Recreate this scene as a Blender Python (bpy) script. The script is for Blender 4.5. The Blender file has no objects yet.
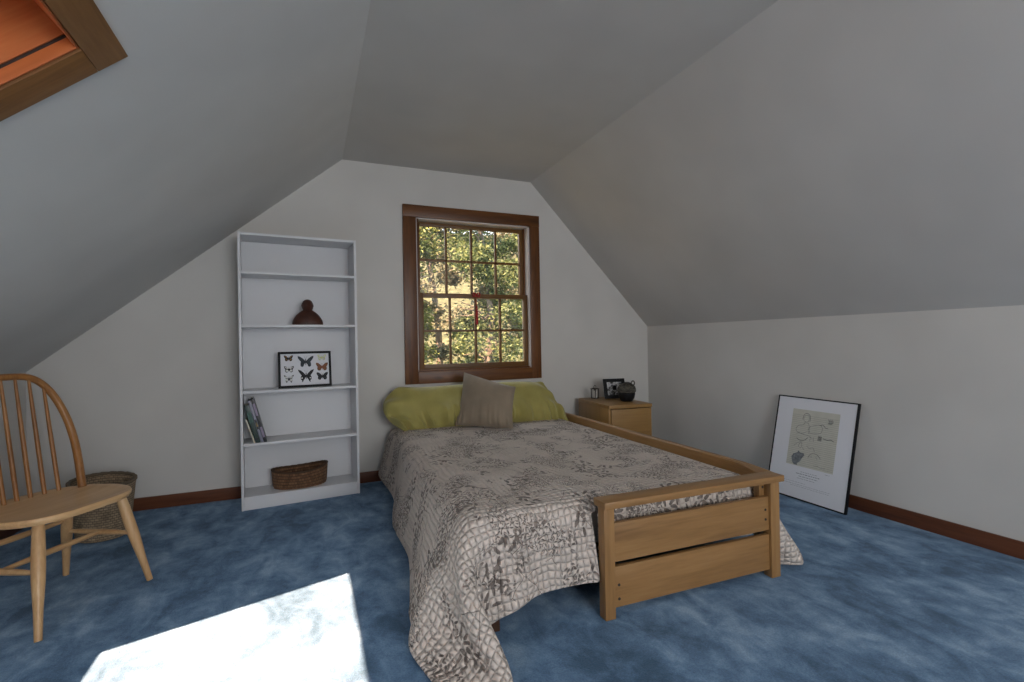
import bpy, bmesh, math, random
import numpy as np
from mathutils import Vector, Matrix, Euler
random.seed(7)
PI = math.pi
sc = bpy.context.scene
COL = sc.collection

# ------------------------------------------------------------------ materials
def srgb(r, g, b):
    f = lambda c: (c/255/12.92) if c/255 <= .04045 else ((c/255+.055)/1.055)**2.4
    return (f(r), f(g), f(b), 1)

class NT:
    def __init__(s, name):
        s.m = bpy.data.materials.new(name); s.m.use_nodes = True
        s.t = s.m.node_tree; s.t.nodes.clear()
        s.out = s.n('ShaderNodeOutputMaterial')
        s.b = s.n('ShaderNodeBsdfPrincipled'); s.l(s.b.outputs[0], s.out.inputs[0])
    def n(s, typ, **kw):
        n = s.t.nodes.new(typ)
        for k, v in kw.items():
            if k.startswith('i_'):
                key = k[2:]; key = int(key) if key.isdigit() else key.replace('_', ' ')
                n.inputs[key].default_value = v
            else: setattr(n, k, v)
        return n
    def l(s, a, b): s.t.links.new(a, b)
    def set(s, **kw):
        for k, v in kw.items(): s.b.inputs[k.replace('_', ' ')].default_value = v
        return s
    def coord(s, which='Object', scale=(1, 1, 1), rot=(0, 0, 0)):
        c = s.n('ShaderNodeTexCoord'); m = s.n('ShaderNodeMapping')
        m.inputs['Scale'].default_value = scale; m.inputs['Rotation'].default_value = rot
        s.l(c.outputs[which], m.inputs['Vector']); return m.outputs[0]
    def noise(s, vec, scale, detail=3, rough=.5, dist=0, dim='3D'):
        n = s.n('ShaderNodeTexNoise', noise_dimensions=dim); n.inputs['Scale'].default_value = scale
        n.inputs['Detail'].default_value = detail; n.inputs['Roughness'].default_value = rough
        n.inputs['Distortion'].default_value = dist
        s.l(vec, n.inputs['Vector']); return n.outputs[0]
    def ramp(s, fac, stops, interp='LINEAR'):
        r = s.n('ShaderNodeValToRGB'); r.color_ramp.interpolation = interp
        e = r.color_ramp.elements
        while len(e) < len(stops): e.new(.5)
        for el, (p, c) in zip(e, stops): el.position = p; el.color = c if len(c) == 4 else (*c, 1)
        s.l(fac, r.inputs[0]); return r.outputs[0]
    def math(s, op, a, b=None, clamp=False):
        n = s.n('ShaderNodeMath', operation=op, use_clamp=clamp)
        for i, v in enumerate((a, b)):
            if v is None: continue
            if isinstance(v, (int, float)): n.inputs[i].default_value = v
            else: s.l(v, n.inputs[i])
        return n.outputs[0]
    def mix(s, fac, a, b, mode='MIX'):
        n = s.n('ShaderNodeMix', data_type='RGBA', blend_type=mode)
        for i, v in ((0, fac), (6, a), (7, b)):
            if isinstance(v, (int, float)): n.inputs[i].default_value = v
            elif isinstance(v, tuple): n.inputs[i].default_value = v
            else: s.l(v, n.inputs[i])
        return n.outputs[2]
    def bump(s, h, strength=.2, dist=.01):
        n = s.n('ShaderNodeBump'); n.inputs['Strength'].default_value = strength
        n.inputs['Distance'].default_value = dist; s.l(h, n.inputs['Height']); s.l(n.outputs[0], s.b.inputs['Normal'])

def paint(name, col, rough=.75, var=.04, bump=.08):
    t = NT(name); v = t.coord()
    n = t.noise(v, 2.2, 2)
    c2 = tuple(c*(1-var*2) for c in col[:3])+(1,)
    t.l(t.ramp(n, [(.3, col), (.7, c2)]), t.b.inputs['Base Color'])
    t.set(Roughness=rough); t.b.inputs['Specular IOR Level'].default_value = .25
    t.bump(t.noise(v, 120, 3), bump, .002)
    return t.m

def wood(name, dark, mid, light, axis='X', scale=1., rough=.42, knots=0, spec=.4):
    """grain running along the given object axis"""
    t = NT(name)
    lo, hi = 1.2*scale, 16*scale
    sc3 = {'X': (lo, hi, hi), 'Y': (hi, lo, hi), 'Z': (hi, hi, lo)}[axis]
    v = t.coord('Object', sc3)
    n1 = t.noise(v, 1.3, 4, .55, .6)
    n2 = t.noise(v, 6, 5, .6, .2)
    n3 = t.noise(t.coord('Object', tuple(x*.12 for x in sc3)), 3, 3, .5, 1.2)
    f = t.math('ADD', t.math('MULTIPLY', n1, .38), t.math('ADD', t.math('MULTIPLY', n2, .27), t.math('MULTIPLY', n3, .35)))
    c = t.ramp(f, [(.3, dark), (.5, mid), (.7, light)])
    if knots:
        vk = t.coord('Object', {'X': (2.2, 5, 5), 'Y': (5, 2.2, 5), 'Z': (5, 5, 2.2)}[axis])
        vo = t.n('ShaderNodeTexVoronoi'); vo.inputs['Scale'].default_value = knots; vo.inputs['Randomness'].default_value = 1
        t.l(vk, vo.inputs['Vector'])
        k = t.ramp(vo.outputs['Distance'], [(.05, (1, 1, 1, 1)), (.15, (0, 0, 0, 1))])
        c = t.mix(k, c, tuple(x*.35 for x in dark[:3])+(1,))
    t.l(c, t.b.inputs['Base Color']); t.set(Roughness=rough); t.b.inputs['Specular IOR Level'].default_value = spec
    t.bump(n2, .08, .002)
    return t.m

def plain(name, col, rough=.5, metallic=0, nscale=30, var=.15, bump=.05):
    t = NT(name); v = t.coord()
    n = t.noise(v, nscale, 3)
    t.l(t.ramp(n, [(.3, tuple(c*(1-var) for c in col[:3])+(1,)), (.7, tuple(min(1, c*(1+var)) for c in col[:3])+(1,))]), t.b.inputs['Base Color'])
    t.set(Roughness=rough, Metallic=metallic); t.bump(n, bump, .003)
    return t.m

M = {}
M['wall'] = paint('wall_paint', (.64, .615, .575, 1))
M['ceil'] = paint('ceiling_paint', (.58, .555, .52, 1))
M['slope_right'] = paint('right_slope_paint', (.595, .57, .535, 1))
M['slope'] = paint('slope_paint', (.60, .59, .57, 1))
M['shelfwhite'] = paint('white_laminate', (.70, .70, .71, 1), .4, .01, .02)
trim_c = (srgb(58, 30, 8), srgb(100, 58, 20), srgb(128, 82, 34))
for a in 'XYZ':
    M['trim'+a] = wood('stained_trim_'+a, *trim_c, axis=a, scale=1.2, rough=.4, knots=1.0)
    M['sash'+a] = wood('sash_wood_'+a, srgb(74, 46, 16), srgb(102, 68, 28), srgb(122, 84, 38), axis=a, scale=1.5)
    M['bed'+a] = wood('bed_oak_'+a, srgb(112, 80, 46), srgb(150, 112, 69), srgb(172, 134, 88), axis=a, scale=.8, rough=.38)
    M['chair'+a] = wood('chair_beech_'+a, srgb(170, 128, 84), srgb(200, 160, 114), srgb(216, 180, 136), axis=a, scale=1.3, rough=.35)
    M['malm'+a] = wood('nightstand_birch_'+a, srgb(122, 88, 46), srgb(148, 112, 64), srgb(162, 126, 76), axis=a, scale=.8, rough=.4)
    M['pine'+a] = wood('skylight_pine_'+a, srgb(138, 70, 34), srgb(176, 98, 52), srgb(196, 122, 70), axis=a, scale=.7, rough=.4)
    M['skytrim'+a] = wood('skylight_casing_'+a, srgb(92, 58, 28), srgb(130, 88, 46), srgb(152, 108, 62), axis=a, scale=1.4, rough=.5, knots=.8)
    M['base'+a] = wood('baseboard_wood_'+a, srgb(62, 32, 20), srgb(98, 56, 34), srgb(118, 72, 46), axis=a, scale=1.2, rough=.45, knots=.7)
M['hoop'] = wood('chair_hoop', srgb(112, 70, 32), srgb(150, 102, 54), srgb(172, 122, 70), axis='Z', scale=1.4, rough=.35)
M['liner'] = paint('window_liner', (.62, .56, .52, 1), .5, .03, .02)
M['black'] = plain('black_lacquer', (.008, .008, .009, 1), .5, 0, 40, .2)
for nd in M['black'].node_tree.nodes:
    if nd.type == 'BSDF_PRINCIPLED': nd.inputs['Specular IOR Level'].default_value = .2
M['mat_white'] = paint('white_card', (.74, .74, .77, 1), .7, .01, .01)
M['bolt'] = plain('dark_bolt', (.02, .015, .012, 1), .5)

def carpet():
    t = NT('blue_carpet'); v = t.coord()
    big = t.noise(v, 2.6, 5, .62, .25)
    str_ = t.noise(t.coord('Object', (2.0, 1.2, 1), (0, 0, .6)), 4.2, 5, .62, .5)
    tuft = t.noise(v, 22, 4, .7)
    f = t.math('ADD', t.math('MULTIPLY', big, .45), t.math('ADD', t.math('MULTIPLY', str_, .43), t.math('MULTIPLY', tuft, .12)))
    c = t.ramp(f, [(.40, CARPET[0]), (.465, CARPET[1]), (.525, CARPET[2]), (.60, CARPET[3])])
    fine = t.noise(v, 150, 4, .75)
    c = t.mix(.55, c, t.ramp(fine, [(.32, (.30, .30, .30, 1)), (.68, (.72, .72, .72, 1))]), 'OVERLAY')
    t.l(c, t.b.inputs['Base Color']); t.set(Roughness=1.0)
    t.b.inputs['Specular IOR Level'].default_value = .05
    t.b.inputs['Sheen Weight'].default_value = .12
    t.bump(t.math('ADD', t.noise(v, 150, 3, .7), t.math('MULTIPLY', str_, 1.2)), .5, .012)
    return t.m
CARPET = [(.058, .120, .200, 1), (.102, .192, .315, 1), (.160, .275, .425, 1), (.27, .40, .55, 1)]
M['carpet'] = carpet()

def quilt_mat():
    t = NT('toile_quilt')
    uv = t.coord('UV')
    # quilting: wavering grid of stitched channels
    wob = t.n('ShaderNodeVectorMath', operation='SCALE'); wob.inputs['Scale'].default_value = .05
    nn = t.n('ShaderNodeTexNoise'); nn.inputs['Scale'].default_value = 9; t.l(uv, nn.inputs['Vector']); t.l(nn.outputs[1], wob.inputs[0])
    ad = t.n('ShaderNodeVectorMath', operation='ADD'); t.l(uv, ad.inputs[0]); t.l(wob.outputs[0], ad.inputs[1])
    sx = t.n('ShaderNodeSeparateXYZ'); t.l(ad.outputs[0], sx.inputs[0])
    def ridge(o, per):
        return t.math('POWER', t.math('ABSOLUTE', t.math('SINE', t.math('MULTIPLY', o, PI/per))), .45)
    h = t.math('MULTIPLY', ridge(sx.outputs[0], .025), ridge(sx.outputs[1], .027))
    # printed sprigs: leaves in clusters
    def leaves(scale, seed, asp, size, cl_scale, lo, hi):
        mp = t.n('ShaderNodeMapping'); mp.inputs['Location'].default_value = (seed, seed*1.7, 0); t.l(uv, mp.inputs['Vector'])
        wn = t.n('ShaderNodeTexNoise'); wn.inputs['Scale'].default_value = 30; t.l(mp.outputs[0], wn.inputs['Vector'])
        ws = t.n('ShaderNodeVectorMath', operation='SCALE'); ws.inputs['Scale'].default_value = .014; t.l(wn.outputs[1], ws.inputs[0])
        wa = t.n('ShaderNodeVectorMath', operation='ADD'); t.l(mp.outputs[0], wa.inputs[0]); t.l(ws.outputs[0], wa.inputs[1])
        vo = t.n('ShaderNodeTexVoronoi', voronoi_dimensions='2D'); vo.inputs['Scale'].default_value = scale
        t.l(wa.outputs[0], vo.inputs['Vector'])
        d = t.n('ShaderNodeVectorMath', operation='SUBTRACT'); t.l(wa.outputs[0], d.inputs[0]); t.l(vo.outputs['Position'], d.inputs[1])
        sc_ = t.n('ShaderNodeSeparateColor'); t.l(vo.outputs['Color'], sc_.inputs[0])
        rot = t.n('ShaderNodeVectorRotate', rotation_type='Z_AXIS'); t.l(d.outputs[0], rot.inputs['Vector'])
        t.l(t.math('MULTIPLY', sc_.outputs[0], 6.28), rot.inputs['Angle'])
        s2 = t.n('ShaderNodeVectorMath', operation='MULTIPLY'); s2.inputs[1].default_value = (scale, scale*asp, 0); t.l(rot.outputs[0], s2.inputs[0])
        ln = t.n('ShaderNodeVectorMath', operation='LENGTH'); t.l(s2.outputs[0], ln.inputs[0])
        leaf = t.math('LESS_THAN', ln.outputs['Value'], size)
        cl = t.noise(mp.outputs[0], cl_scale, 2, .5, .3, '2D')
        m = t.ramp(cl, [(lo, (0, 0, 0, 1)), (hi, (1, 1, 1, 1))])
        return t.math('MULTIPLY', leaf, m)
    a = leaves(30, 3.1, 2.8, .60, 4.6, .555, .60)
    b = leaves(60, 8.3, 2.6, .60, 4.6, .55, .61)
    c2 = leaves(84, 5.9, 3.0, .6, 3.6, .55, .61)
    # stems
    st = t.n('ShaderNodeTexVoronoi', voronoi_dimensions='2D', feature='DISTANCE_TO_EDGE'); st.inputs['Scale'].default_value = 7
    t.l(ad.outputs[0], st.inputs['Vector'])
    stem = t.math('MULTIPLY', t.math('LESS_THAN', st.outputs['Distance'], .009), t.math('GREATER_THAN', t.noise(uv, 4.2, 2, .5, .3, '2D'), .55))
    ink = t.math('MAXIMUM', t.math('MAXIMUM', a, b), t.math('MAXIMUM', c2, stem))
    tone = t.noise(uv, 28, 3)
    inkf = t.math('MULTIPLY', ink, t.math('ADD', t.math('MULTIPLY', tone, .7), .38), True)
    base = t.ramp(t.noise(uv, 5, 3), [(.3, srgb(206, 193, 182)), (.7, srgb(219, 206, 195))])
    col = t.mix(inkf, base, srgb(74, 62, 55))
    t.l(col, t.b.inputs['Base Color']); t.set(Roughness=.95); t.b.inputs['Specular IOR Level'].default_value = .1
    t.b.inputs['Sheen Weight'].default_value = .1
    t.bump(h, 1.0, .012)
    return t.m
M['quilt'] = quilt_mat()

def fabric(name, col, weave=260, rough=.9, var=.1):
    t = NT(name); v = t.coord()
    n = t.noise(v, 9, 4)
    t.l(t.ramp(n, [(.3, tuple(c*(1-var) for c in col[:3])+(1,)), (.7, tuple(c*(1+var) for c in col[:3])+(1,))]), t.b.inputs['Base Color'])
    t.set(Roughness=rough); t.b.inputs['Specular IOR Level'].default_value = .2; t.b.inputs['Sheen Weight'].default_value = .2
    t.bump(t.noise(v, weave, 2), .15, .002)
    return t.m
M['green'] = fabric('green_pillowcase', srgb(158, 148, 84), rough=.6)
M['taupe'] = fabric('taupe_cushion', srgb(136, 122, 104))
M['ticking'] = fabric('mattress_ticking', srgb(150, 145, 138))
M['red'] = fabric('red_silk', srgb(150, 28, 22), rough=.6)

def wicker(name, c1, c2, su, sv):
    t = NT(name); uv = t.coord('UV', (su, sv, 1))
    br = t.n('ShaderNodeTexBrick'); br.offset = .5
    br.inputs['Scale'].default_value = 1; br.inputs['Mortar Size'].default_value = .09; br.inputs['Mortar Smooth'].default_value = .8
    br.inputs['Brick Width'].default_value = 1; br.inputs['Row Height'].default_value = .5
    br.inputs['Color1'].default_value = c1; br.inputs['Color2'].default_value = c2
    br.inputs['Mortar'].default_value = tuple(x*.28 for x in c1[:3])+(1,)
    t.l(uv, br.inputs['Vector'])
    n = t.noise(t.coord('UV', (su*.6, sv*.5, 1)), 1, 3)
    t.l(t.mix(.55, br.outputs[0], t.ramp(n, [(.3, (.3, .3, .3, 1)), (.7, (.66, .66, .66, 1))]), 'OVERLAY'), t.b.inputs['Base Color'])
    t.set(Roughness=.75)
    t.bump(t.math('SUBTRACT', 1, br.outputs[1]), .9, .006)
    return t.m
M['wicker'] = wicker('tall_basket_wicker', srgb(186, 162, 132), srgb(156, 134, 108), 44, 30)
M['rattan'] = wicker('oval_basket_wicker', srgb(138, 100, 68), srgb(108, 74, 48), 60, 14)

def glass():
    t = NT('window_glass'); t.t.nodes.remove(t.b)
    tr = t.n('ShaderNodeBsdfTransparent'); gl = t.n('ShaderNodeBsdfGlossy'); gl.inputs['Roughness'].default_value = .02
    mx = t.n('ShaderNodeMixShader'); mx.inputs[0].default_value = .04
    t.l(tr.outputs[0], mx.inputs[1]); t.l(gl.outputs[0], mx.inputs[2]); t.l(mx.outputs[0], t.out.inputs[0])
    return t.m
M['glass'] = glass()

def leafmat(name, c1, c2):
    t = NT(name); v = t.coord()
    oi = t.n('ShaderNodeNewGeometry')
    c = t.ramp(oi.outputs['Random Per Island'], [(.1, c1), (.9, c2)])
    t.l(c, t.b.inputs['Base Color']); t.set(Roughness=.6)
    tl = t.n('ShaderNodeBsdfTranslucent'); t.l(c, tl.inputs['Color'])
    mx = t.n('ShaderNodeMixShader'); mx.inputs[0].default_value = .35
    t.l(t.b.outputs[0], mx.inputs[1]); t.l(tl.outputs[0], mx.inputs[2]); t.l(mx.outputs[0], t.out.inputs[0])
    return t.m

# ------------------------------------------------------------------ mesh helpers
def newbm(): return bmesh.new()

def add_box(bm, lo, hi, bevel=0, mtx=None, seg=2):
    r = bmesh.ops.create_cube(bm, size=1)
    vs = r['verts']
    for v in vs:
        v.co = Vector([(lo[i]+hi[i])/2 + v.co[i]*(hi[i]-lo[i]) for i in range(3)])
    if bevel:
        es = list({e for v in vs for e in v.link_edges})
        res = bmesh.ops.bevel(bm, geom=es, offset=bevel, segments=seg, affect='EDGES', profile=.6)
        vs = list({v for f in res['faces'] for v in f.verts} | {v for v in vs if v.is_valid})
    if mtx is not None:
        for v in vs: v.co = mtx @ v.co
    return vs

def add_prism(bm, pts, d):
    """polygon (list of 3-vectors) extruded by vector d"""
    d = Vector(d)
    a = [bm.verts.new(Vector(p)) for p in pts]; b = [bm.verts.new(Vector(p)+d) for p in pts]
    bm.faces.new(a); bm.faces.new(b[::-1])
    n = len(a)
    for i in range(n): bm.faces.new((a[i], b[i], b[(i+1) % n], a[(i+1) % n]))
    return a+b

def add_tube(bm, path, radii, n=12, cap=True, flat=1.0, up=None):
    path = [Vector(p) for p in path]
    if not hasattr(radii, '__len__'): radii = [radii]*len(path)
    rings = []; prev = None
    for i, p in enumerate(path):
        if i == 0: t = path[1]-p
        elif i == len(path)-1: t = p-path[i-1]
        else: t = (path[i+1]-path[i-1])
        t.normalize()
        if prev is None:
            ref = Vector(up) if up else (Vector((0, 0, 1)) if abs(t.z) < .9 else Vector((1, 0, 0)))
            u = (ref - t*ref.dot(t)).normalized()
        else: u = (prev - t*prev.dot(t)).normalized()
        prev = u; w = t.cross(u)
        rings.append([bm.verts.new(p + radii[i]*(math.cos(a)*u*flat + math.sin(a)*w)) for a in [2*PI*k/n for k in range(n)]])
    for a, b in zip(rings, rings[1:]):
        for k in range(n): bm.faces.new((a[k], a[(k+1) % n], b[(k+1) % n], b[k]))
    if cap:
        bm.faces.new(rings[0][::-1]); bm.faces.new(rings[-1])
    return rings

def add_lathe(bm, prof, n=48, sx=1, sy=1, fn=None, uv=True):
    """prof: list of (r, z)"""
    rings = []
    for r, z in prof:
        ring = []
        for k in range(n):
            a = 2*PI*k/n
            p = Vector((r*sx*math.cos(a), r*sy*math.sin(a), z))
            if fn: p = fn(p, a, r, z)
            ring.append(bm.verts.new(p))
        rings.append(ring)
    L = bm.loops.layers.uv.verify()
    acc = [0]
    for i in range(1, len(prof)): acc.append(acc[-1]+math.hypot(prof[i][0]-prof[i-1][0], prof[i][1]-prof[i-1][1]))
    for i in range(len(prof)-1):
        for k in range(n):
            f = bm.faces.new((rings[i][k], rings[i][(k+1) % n], rings[i+1][(k+1) % n], rings[i+1][k]))
            for lp, (uu, vv) in zip(f.loops, ((k, i), (k+1, i), (k+1, i+1), (k, i+1))):
                lp[L].uv = (uu/n, acc[vv]/max(acc[-1], 1e-6))
    for ring, flip in ((rings[0], True), (rings[-1], False)):
        if (ring[0].co-ring[n//2].co).length > 1e-5: bm.faces.new(ring[::-1] if flip else ring)
    return rings

def obj(name, bm, mat, parent=None, smooth=True, loc=None, rot=None):
    bmesh.ops.recalc_face_normals(bm, faces=bm.faces)
    me = bpy.data.meshes.new(name); bm.to_mesh(me); bm.free()
    o = bpy.data.objects.new(name, me); COL.objects.link(o)
    if mat: me.materials.append(mat)
    if parent: o.parent = parent
    if loc is not None: o.location = loc
    if rot is not None: o.rotation_euler = rot
    if smooth:
        for p in me.polygons: p.use_smooth = True
        try: me.set_sharp_from_angle(angle=math.radians(38))
        except Exception: pass
    return o

def tag(o, label=None, cat=None, group=None, kind=None):
    if label: o['label'] = label
    if cat: o['category'] = cat
    if group: o['group'] = group
    if kind: o['kind'] = kind
    return o

def thing(name, label, cat, loc=(0, 0, 0), rz=0, group=None):
    o = bpy.data.objects.new(name, None); COL.objects.link(o)
    o.empty_display_size = .05
    o.location = loc; o.rotation_euler = (0, 0, rz)
    return tag(o, label, cat, group)

def box_obj(name, lo, hi, mat, parent=None, bevel=.003, mtx=None):
    bm = newbm(); add_box(bm, lo, hi, bevel, mtx); return obj(name, bm, mat, parent)

def struct(name, bm, mat, label=None, parent=None, smooth=False):
    o = obj(name, bm, mat, parent, smooth)
    if parent is None:
        o['kind'] = 'structure'
        if label: o['label'] = label; o['category'] = name.split('_')[0]
    return o

# ------------------------------------------------------------------ room dimensions (metres)
D = 3.923          # back wall
XL, XR = -1.613, 3.104
ZK = 1.2007        # right knee wall height
ZC = 2.493
LX, RX = .259, 1.852
TANL = .8322
CL, SL = math.cos(math.atan(TANL)), math.sin(math.atan(TANL))
ZKL = ZC-(LX-XL)*TANL
YF = -2.4          # front wall
TH = .14

# floor
bm = newbm(); add_box(bm, (XL-.2, YF-.2, -.12), (XR+.2, D+.02, 0)); 
struct('floor', bm, M['carpet'], 'mottled blue wall-to-wall carpet floor of the attic room')

# back wall with the window hole
WX0, WX1, WZ0, WZ1 = .813, 1.826, .843, 2.094
def V3(x, z, y=D): return (x, y, z)
bm = newbm()
dY = (0, .16, 0)
add_prism(bm, [V3(XL, 0), V3(WX0, 0), V3(WX0, ZC), V3(LX, ZC), V3(XL, ZKL)], dY)
add_prism(bm, [V3(WX1, 0), V3(XR, 0), V3(XR, ZK), V3(RX, ZC), V3(WX1, ZC)], dY)
add_prism(bm, [V3(WX0, 0), V3(WX1, 0), V3(WX1, WZ0), V3(WX0, WZ0)], dY)
add_prism(bm, [V3(WX0, WZ1), V3(WX1, WZ1), V3(WX1, ZC), V3(WX0, ZC)], dY)
struct('wall_back', bm, M['wall'], 'grey gable end wall behind the bed and bookcase')
# front wall (behind the camera) with a wide window hole
FX0, FX1, FZ0, FZ1 = .25, 1.95, .75, 2.05
bm = newbm(); dF = (0, -.16, 0)
add_prism(bm, [V3(XL, 0, YF), V3(FX0, 0, YF), V3(FX0, ZC, YF), V3(XL, ZKL, YF)], dF)
add_prism(bm, [V3(FX1, 0, YF), V3(XR, 0, YF), V3(XR, ZK, YF), V3(FX1, 2.392, YF)], dF)
add_prism(bm, [V3(FX0, 0, YF), V3(FX1, 0, YF), V3(FX1, FZ0, YF), V3(FX0, FZ0, YF)], dF)
add_prism(bm, [V3(FX0, FZ1, YF), V3(FX1, FZ1, YF), V3(FX1, ZC, YF), V3(FX0, ZC, YF)], dF)
struct('wall_front', bm, M['wall'])
bm = newbm(); add_box(bm, (XR, YF-.16, -.1), (XR+TH, D+.16, ZK))
struct('wall_right', bm, M['wall'], 'low grey knee wall on the right behind the leaning framed print')
bm = newbm(); add_box(bm, (XL-TH, YF-.16, -.1), (XL, D+.16, ZKL))
struct('wall_left', bm, M['wall'])
# flat ceiling
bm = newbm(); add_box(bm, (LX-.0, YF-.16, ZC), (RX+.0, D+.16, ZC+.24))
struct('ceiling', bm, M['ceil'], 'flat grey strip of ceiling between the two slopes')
# right slope
bm = newbm()
e = Vector((XR-RX, 0, ZK-ZC)); nrm = Vector((ZC-ZK, 0, XR-RX)).normalized()*.24
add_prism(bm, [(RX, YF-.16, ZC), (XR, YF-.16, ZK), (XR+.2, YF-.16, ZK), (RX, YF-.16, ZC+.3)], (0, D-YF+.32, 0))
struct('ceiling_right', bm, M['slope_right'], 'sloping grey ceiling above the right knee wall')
# left slope with the skylight hole; slope frame: s down-slope, y, w outward
MS = Matrix(((-CL, 0, -SL, LX), (0, 1, 0, 0), (-SL, 0, CL, ZC), (0, 0, 0, 1)))   # columns: e, y, n
S_END = (LX-XL)/CL
SK = dict(s0=1.022, s1=2.122, y0=.33, y1=1.545)
W = .36
bm = newbm()
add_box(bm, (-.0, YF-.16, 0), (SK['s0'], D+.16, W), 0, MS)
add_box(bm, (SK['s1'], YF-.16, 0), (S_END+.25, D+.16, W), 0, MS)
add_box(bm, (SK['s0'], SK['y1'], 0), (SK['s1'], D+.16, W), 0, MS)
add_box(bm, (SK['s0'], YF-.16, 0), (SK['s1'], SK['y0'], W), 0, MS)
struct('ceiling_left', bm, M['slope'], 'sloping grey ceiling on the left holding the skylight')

# ------------------------------------------------------------------ skylight
sky = thing('window_2', 'pine lined skylight with brown casing in the left ceiling slope', 'skylight', (LX, 0, ZC))
sky['kind'] = 'structure'
MS0 = Matrix(((-CL, 0, -SL, 0), (0, 1, 0, 0), (-SL, 0, CL, 0), (0, 0, 0, 1)))
def sky_box(name, lo, hi, mat, bevel=.002):
    # object whose local axes are the slope axes, so the grain follows the board
    bm = newbm(); add_box(bm, lo, hi, bevel)
    o = obj(name, bm, mat, sky); o.matrix_local = MS0
    return o
s0, s1, y0, y1 = SK['s0'], SK['s1'], SK['y0'], SK['y1']
cw, ct = .105, .016
sky_box('casing', (s0-.087, y0-cw, -ct), (s0, y1+cw, 0.001), M['skytrimY'])
sky_box('casing', (s0+.0005, y1, -ct), (s1, y1+cw, 0.001), M['skytrimX'])
sky_box('casing', (s1, y0-cw, -ct), (s1+.09, y1+cw, 0.001), M['skytrimY'])
sky_box('casing', (s0+.0005, y0-cw, -ct), (s1, y0, 0.001), M['skytrimX'])
def ring_boards(name, w0, w1, inset, th, mX, mY):
    sky_box(name, (s0+inset-th, y0, w0), (s0+inset, y1, w1), mY)
    sky_box(name, (s1-inset, y0, w0), (s1-inset+th, y1, w1), mY)
    sky_box(name, (s0, y1-inset, w0), (s1, y1-inset+th, w1), mX)
    sky_box(name, (s0, y0+inset-th, w0), (s1, y0+inset, w1), mX)
M['gap_shade'] = plain('painted_gap_shade', (.03, .015, .01, 1), .8)
ring_boards('gap_shade_liner', -.001, W-.001, .0012, .0011, M['gap_shade'], M['gap_shade'])  # thin liner, its dark colour paints the shade between reveal and jamb
ring_boards('reveal', -.010, .020, .007, .0055, M['pineX'], M['pineY'])
ring_boards('jamb', .029, W-.002, .006, .0045, M['pineX'], M['pineY'])
ring_boards('sash', W-.045, W-.006, .012, .0115, M['pineX'], M['pineY'])
M['sun_blocker'] = fabric('sun_blocker_cloth', srgb(120, 104, 82))  # added out-of-view sheet, keeps direct sun off the visible pine lining
bm = newbm(); add_box(bm, (s0+.006, y0+.006, W-.075), (s0+.306, y1-.006, W-.070)); add_box(bm, (s0+.296, y0+.006, W-.082), (s0+.306, y1-.006, W-.064), .002)
o = obj('added_sun_blocker', bm, M['sun_blocker'], sky, False); o.matrix_local = MS0
bm = newbm(); add_box(bm, (s0+.012, y0+.012, W-.03), (s1-.012, y1-.012, W-.024)); o = obj('pane', bm, M['glass'], sky, False); o.matrix_local = MS0

# ------------------------------------------------------------------ back window (double hung)
win = thing('window_1', 'brown framed double hung window with sixteen panes above the bed', 'window', (0, D, 0)); win['kind'] = 'structure'
CX0, CX1, CZ0, CZ1 = .708, 1.918, .744, 2.191
fy0, fy1 = -.022, .0
box_obj('casing', (CX0, fy0, CZ0), (WX0, fy1, CZ1-.097), M['trimZ'], win)
box_obj('casing', (WX1, fy0, CZ0), (CX1, fy1, CZ1-.097), M['trimZ'], win)
box_obj('casing', (CX0, fy0-.003, CZ1-.097), (CX1, fy1, CZ1), M['trimX'], win)
box_obj('casing', (WX0-.0, fy0-.003, CZ0), (WX1, fy1, WZ0), M['trimX'], win)
bm = newbm()   # pale jamb liner inside the hole
add_box(bm, (WX0, -.004, WZ0), (WX0+.010, .14, WZ1)); add_box(bm, (WX1-.016, -.004, WZ0), (WX1, .14, WZ1)); add_box(bm, (WX0, -.004, WZ1-.010), (WX1, .14, WZ1))
obj('jamb_liner', bm, M['liner'], win)
box_obj('inner_sill', (WX0, -.004, WZ0-.0), (WX1, .14, WZ0+.014), M['trimX'], win)
bm = newbm()
add_box(bm, (WX0+.010, -.012, WZ0+.014), (WX0+.022, .018, WZ1-.01), .002); add_box(bm, (WX1-.030, .06, WZ0+.014), (WX1-.016, .1, WZ1-.01), .002)
obj('stop', bm, M['trimZ'], win)
def sash(name, x0, x1, z0, z1, y, rails, cols=4, rows=2):
    s = thing(name, None, None, (0, 0, 0)); s.parent = win
    del_ = [k for k in ('label', 'category') if k in s.keys()]
    for k in del_: del s[k]
    top, bot, side = rails; th = .034
    bm = newbm()
    add_box(bm, (x0, y, z0), (x0+side, y+th, z1), .002); add_box(bm, (x1-side, y, z0), (x1, y+th, z1), .002)
    obj('stile', bm, M['sashZ'], s)
    bm = newbm()
    add_box(bm, (x0+side, y, z0), (x1-side, y+th, z0+bot), .002); add_box(bm, (x0+side, y, z1-top), (x1-side, y+th, z1), .002)
    obj('rail', bm, M['sashX'], s)
    bm = newbm()
    gx0, gx1, gz0, gz1 = x0+side, x1-side, z0+bot, z1-top
    for i in range(1, cols):
        x = gx0+(gx1-gx0)*i/cols; add_box(bm, (x-.0095, y+.006, gz0), (x+.0095, y+th-.006, gz1), .002)
    for i in range(1, rows):
        z = gz0+(gz1-gz0)*i/rows; add_box(bm, (gx0, y+.006, z-.0095), (gx1, y+th-.006, z+.0095), .002)
    obj('muntin', bm, M['sashX'], s)
    bm = newbm(); add_box(bm, (gx0-.003, y+.015, gz0-.003), (gx1+.003, y+.019, gz1+.003)); obj('pane', bm, M['glass'], s, False)
sash('upper_sash', .826, 1.792, 1.452, 2.078, .066, (.030, .034, .034))
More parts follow.
